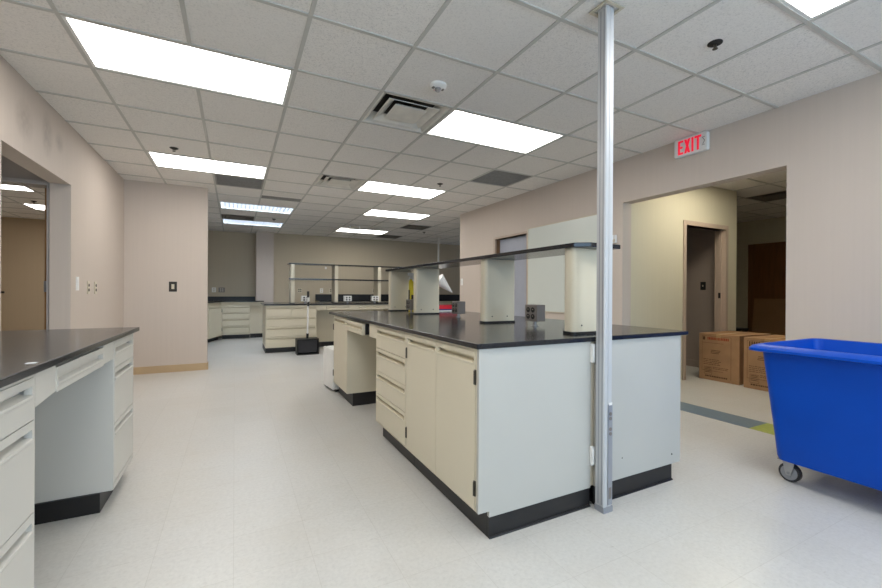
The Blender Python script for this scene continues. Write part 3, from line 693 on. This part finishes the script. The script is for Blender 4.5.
# ------------------------------------------------------------------ cardboard boxes
def carton(label, loc, sx, sy, h_, marks=1):
    # local: front face is x=0 looking to -X; y runs away
    t = thing('cardboard_box', label, 'box', loc, 0, 'cardboard boxes in the hall')
    MB().box(0, sx, 0, sy, 0, h_).build('carton', 'card', t, .004)
    MB().box(.0, sx, sy / 2 - .03, sy / 2 + .03, h_, h_ + .0012).build('tape', 'tape', t)
    MB().box(-.0008, 0, sy / 2 - .03, sy / 2 + .03, h_ - .07, h_).build('tape', 'tape', t)
    p = MB(); y_ = lambda f: sy * (1 - f)      # f from viewer's left
    def r(f0, f1, z0, z1): p.box(-.0012, 0, y_(f1), y_(f0), h_ * z0, h_ * z1)
    for f0, f1, z0, z1 in [(.08, .62, .80, .805), (.08, .62, .2, .205), (.08, .085, .2, .8), (.8, .805, .06, .95), (.08, .8, .945, .95), (.08, .085, .8, .95)]: r(f0, f1, z0, z1)
    random.seed(7 + marks)
    for z in (.64, .61, .58): r(.3 + random.random() * .04, .5 + random.random() * .05, z, z + .012)
    for z in (.44, .405, .37, .335): 
        f = .12
        while f < .5: w_ = .02 + random.random() * .06; r(f, f + w_, z, z + .010); f += w_ + .015
    r(.14, .33, .12, .125); r(.14, .33, .28, .285); r(.14, .145, .12, .285); r(.33, .335, .12, .285)
    for z in (.255, .225, .195, .165): r(.16, .31, z, z + .012)
    for z in (.28, .25): 
        f = .36
        while f < .7: w_ = .02 + random.random() * .05; r(f, f + w_, z, z + .010); f += w_ + .012
    f = .16
    while f < .72: w_ = .02 + random.random() * .03; r(f, f + w_, .07, .10); f += w_ + .012
    p.build('printing', 'print', t)
    q = MB()
    if marks == 1: 
        f = .22
        while f < .74: w_ = .02 + random.random() * .02; q.box(-.0012, 0, y_(f + w_), y_(f), h_ * .87, h_ * .925); f += w_ + .01
        q.build('header_printing', 'print_red', t)
        MB().box(-.0012, 0, y_(.16), y_(.1), h_ * .86, h_ * .93).build('symbol', 'print', t)
    else:
        for k in range(5): q.box(-.0012, 0, y_(.12 + k * .05 + .03), y_(.12 + k * .05), h_ * .83, h_ * .93)
        q.build('symbol', 'print', t)
    return t
carton('brown cardboard box in front of the closet doorway, the left one', (5.62, 2.845, 0), .75, .50, .615, 1)
carton('brown cardboard box just behind the blue cart, the right one', (5.56, 2.27, 0), .75, .50, .615, 2)
o = tag(MB().box(-.01, .01, -.30, .30, 0, 1.06).build('cardboard_sheet', 'card_panel', None), 'flat cardboard sheet leaning against the brown hall door', 'cardboard'); o.location = (9.25, 4.18, 0); o.rotation_euler = (0, math.radians(7), 0)
t = thing('storage_crate', 'low black crate on the corridor floor behind the boxes', 'crate', (9.0, 4.55, 0))
MB().box(0, .3, 0, .3, 0, .42).build('body', 'black', t, .01); MB().box(-.012, .312, -.012, .312, .42, .45).build('lid', 'black', t, .008)

# ------------------------------------------------------------------ white mini fridge behind the island end
t = thing('mini_fridge', 'small white box appliance on the floor behind the island end', 'fridge', (1.03, 4.69, 0), math.radians(6))
MB().box(0, .36, 0, .36, .03, .49).build('body', 'white', t, .008)
MB().box(-.04, -.002, 0, .36, .03, .49).build('door', 'white', t, .01)
MB().box(0, .34, .02, .35, 0, .03).build('base', 'black', t); MB().box(.1, .2, -.001, 0, .42, .44).build('badge', 'steel', t)

# ------------------------------------------------------------------ far island
FY = 8.17
def fx(x): return x
cabinet('drawer_cabinet', 'cream drawer cabinet of the far island behind the upright dustpan', 'cabinet', (.505, FY, 0), 0, .905, .9,
        [('drawer', .012, .438, .685, .872), ('drawer', .444, .893, .685, .872), ('drawer', .012, .893, .50, .677), ('drawer', .012, .893, .31, .494), ('drawer', .012, .893, .13, .304)])
cabinet('drawer_cabinet', 'cream cabinet at the far island right of its knee space', 'cabinet', (2.95, FY, 0), 0, .75, .9, drawers(.75, z4))
tag(MB().box(1.41, 2.95, FY + .55, FY + .58, 0, .885).build('back_panel', 'cab', None), 'cream back panel inside the far island knee space', 'panel')
tag(MB().box(1.41, 2.95, FY + .53, FY + .548, 0, .10).build('toe_kick', 'kick', None), 'black base strip inside the far island knee space', 'baseboard')
for x0, x1, lab in [(1.60, 2.05, 'cream knee drawer of the far island, the left one'), (2.25, 2.75, 'cream knee drawer of the far island, the right one')]:
    t = thing('knee_drawer', lab, 'drawer', (x0, FY, 0)); front('drawer_front', 0, x1 - x0, .79, .872, t); MB().box(.01, x1 - x0 - .01, .0, .4, .80, .865).build('drawer_box', 'cab', t)
tag(MB().box(1.412, 2.948, FY - .005, FY + .01, .873, .886).box(1.412, 1.595, FY - .005, FY + .01, .785, .873).box(2.055, 2.245, FY - .005, FY + .01, .785, .873).box(2.755, 2.948, FY - .005, FY + .01, .785, .873).build('apron_panel', 'cab', None), 'cream rail under the far island worktop over its knee space', 'panel')
tag(MB().box(.48, 3.75, FY - .05, 9.35, .887, .912).build('worktop', 'black_top', None, .003), 'black worktop of the far island', 'worktop')
t = thing('lab_shelf', 'two-tier dark shelf on cream uprights standing on the far island', 'shelf', (0, 0, .9125))
for x in (.98, 1.83, 2.75, 3.6):
    u_ = MB().box(x, x + .07, 8.5, 8.8, .012, .77).build('upright', 'cab', t, .006); MB().box(x - .005, x + .075, 8.49, 8.81, 0, .0115).build('foot_plate', 'black', u_)
MB().box(.94, 3.75, 8.5, 8.8, .771, .793).build('shelf_board', 'black_top', t)
MB().box(1.051, 1.829, 8.48, 8.8, .468, .492).box(1.901, 2.749, 8.48, 8.8, .468, .492).box(2.821, 3.599, 8.48, 8.8, .468, .492).box(.94, 3.70, 8.465, 8.499, .468, .492).build('shelf_board', 'black_top', t)
def pedestal2(label, x):
    t = thing('pedestal_outlet', label, 'outlet', (x, 8.33, .9125), 0, 'pale pedestal outlets on the far island')
    MB().box(0, .15, 0, .1, .04, .15).build('box', 'white', t, .004); MB().cyl((.075, .05, 0), (.075, .05, .04), .02).build('foot', 'steel', t)
    for xx in (.045, .105):
        for z in (.07, .115): MB().box(xx - .015, xx + .015, -.004, 0, z - .014, z + .014).build('socket', 'black', t)
pedestal2('pale pedestal outlet on the far island near its left shelf upright', 1.16)
pedestal2('pale pedestal outlet on the far island right of the middle shelf upright', 1.99)
pedestal2('pale pedestal outlet on the far island left of the right shelf upright', 2.57)
# wall counter along the far wall
cabinet('door_cabinet', 'long cream base cabinet under the far wall counter', 'cabinet', (1.95, 10.75, 0), 0, 4.6, .58, [('door', .02 + k * .76, .74 + k * .76, .135, .872) for k in range(6)])
t = thing('worktop', 'black far wall worktop with a tall black backsplash', 'worktop', (0, 0, 0))
MB().box(1.93, 6.6, 10.70, 11.345, .887, .912).build('top', 'black_top', t); MB().box(1.93, 6.6, 11.32, 11.345, .9125, 1.075).build('backsplash', 'kick', t)

# alcove counter
cabinet('drawer_cabinet', 'cream four-drawer cabinet in the far left alcove', 'cabinet', (-.265, 11.02, 0), 0, .60, .58, drawers(.60, [.80, .66, .50, .32, .14]))
ang = math.atan2(.80, .25)
cabinet('door_cabinet', 'cream one-door cabinet set at an angle in the far left alcove', 'cabinet', (-.525, 10.20, 0), ang, .83, .45, [('door', .03, .80, .135, .80, 'r')])
tag(MB().box(.336, .62, 11.02, 11.04, .80, .885).build('apron_panel', 'cab', None), 'cream rail over the small alcove knee space', 'panel')
tag(MB().box(.34, .62, 11.118, 11.13, .001, .10).build('toe_kick', 'kick', None), 'black base strip of the small alcove knee space', 'baseboard')
tag(MB().box(.336, .62, 11.132, 11.15, 0, .885).build('back_panel', 'cab', None), 'cream back panel inside the small alcove knee space', 'panel')
t = thing('worktop', 'black corner worktop and backsplash in the far left alcove', 'worktop', (0, 0, 0))
MB().prism([(-1.325, 10.1), (-.49, 10.17), (-.24, 10.98), (.64, 10.98), (.64, 11.16), (.47, 11.16), (.47, 11.645), (-1.325, 11.645)], .887, .912, 'z').build('top', 'black_top', t)
MB().box(-1.325, .47, 11.62, 11.645, .9125, 1.01).build('backsplash', 'kick', t)

# lobby dustpan
t = thing('dustpan', 'black upright dustpan with a long white handle on the floor by the far island', 'dustpan', (1.19, 7.70, 0))
mb = MB(); mb.prism([(0, 0), (.27, .0), (.27, .10), (.22, .285), (.06, .30), (.0, .27)], .0, .004, 'x'); 
pan = MB(); hw_ = .185
pan.box(-hw_, hw_, .0, .26, 0, .012).box(-hw_, hw_, .245, .26, .012, .26).box(-hw_, hw_, .02, .26, .262, .285)
pan.prism([(0, .0), (.26, 0), (.26, .285), (.03, .285)], -hw_ - .006, -hw_, 'x').prism([(0, .0), (.26, 0), (.26, .285), (.03, .285)], hw_, hw_ + .006, 'x')
pan.build('pan', 'black', t, .003)
MB().prism([(.03, .04), (.05, .05), (.06, .25), (.045, .25)], -hw_ + .02, hw_ - .02, 'x').build('flap', 'rubber', t)
hd = MB().cyl((0, .10, .37), (0, .05, 1.05), .016, n=12).build('handle', 'white', t)
MB().cyl((0, .115, .28), (0, .10, .38), .022, n=12).build('socket', 'black', hd); MB().cyl((0, .051, 1.04), (0, .045, 1.15), .022, n=12).build('grip', 'black', hd)
MB().cyl((.004, .062, .88), (.004, .058, .96), .02, n=12).cyl((.0, .08, .63), (0, .079, .66), .014, n=12).build('clip', 'black', hd)
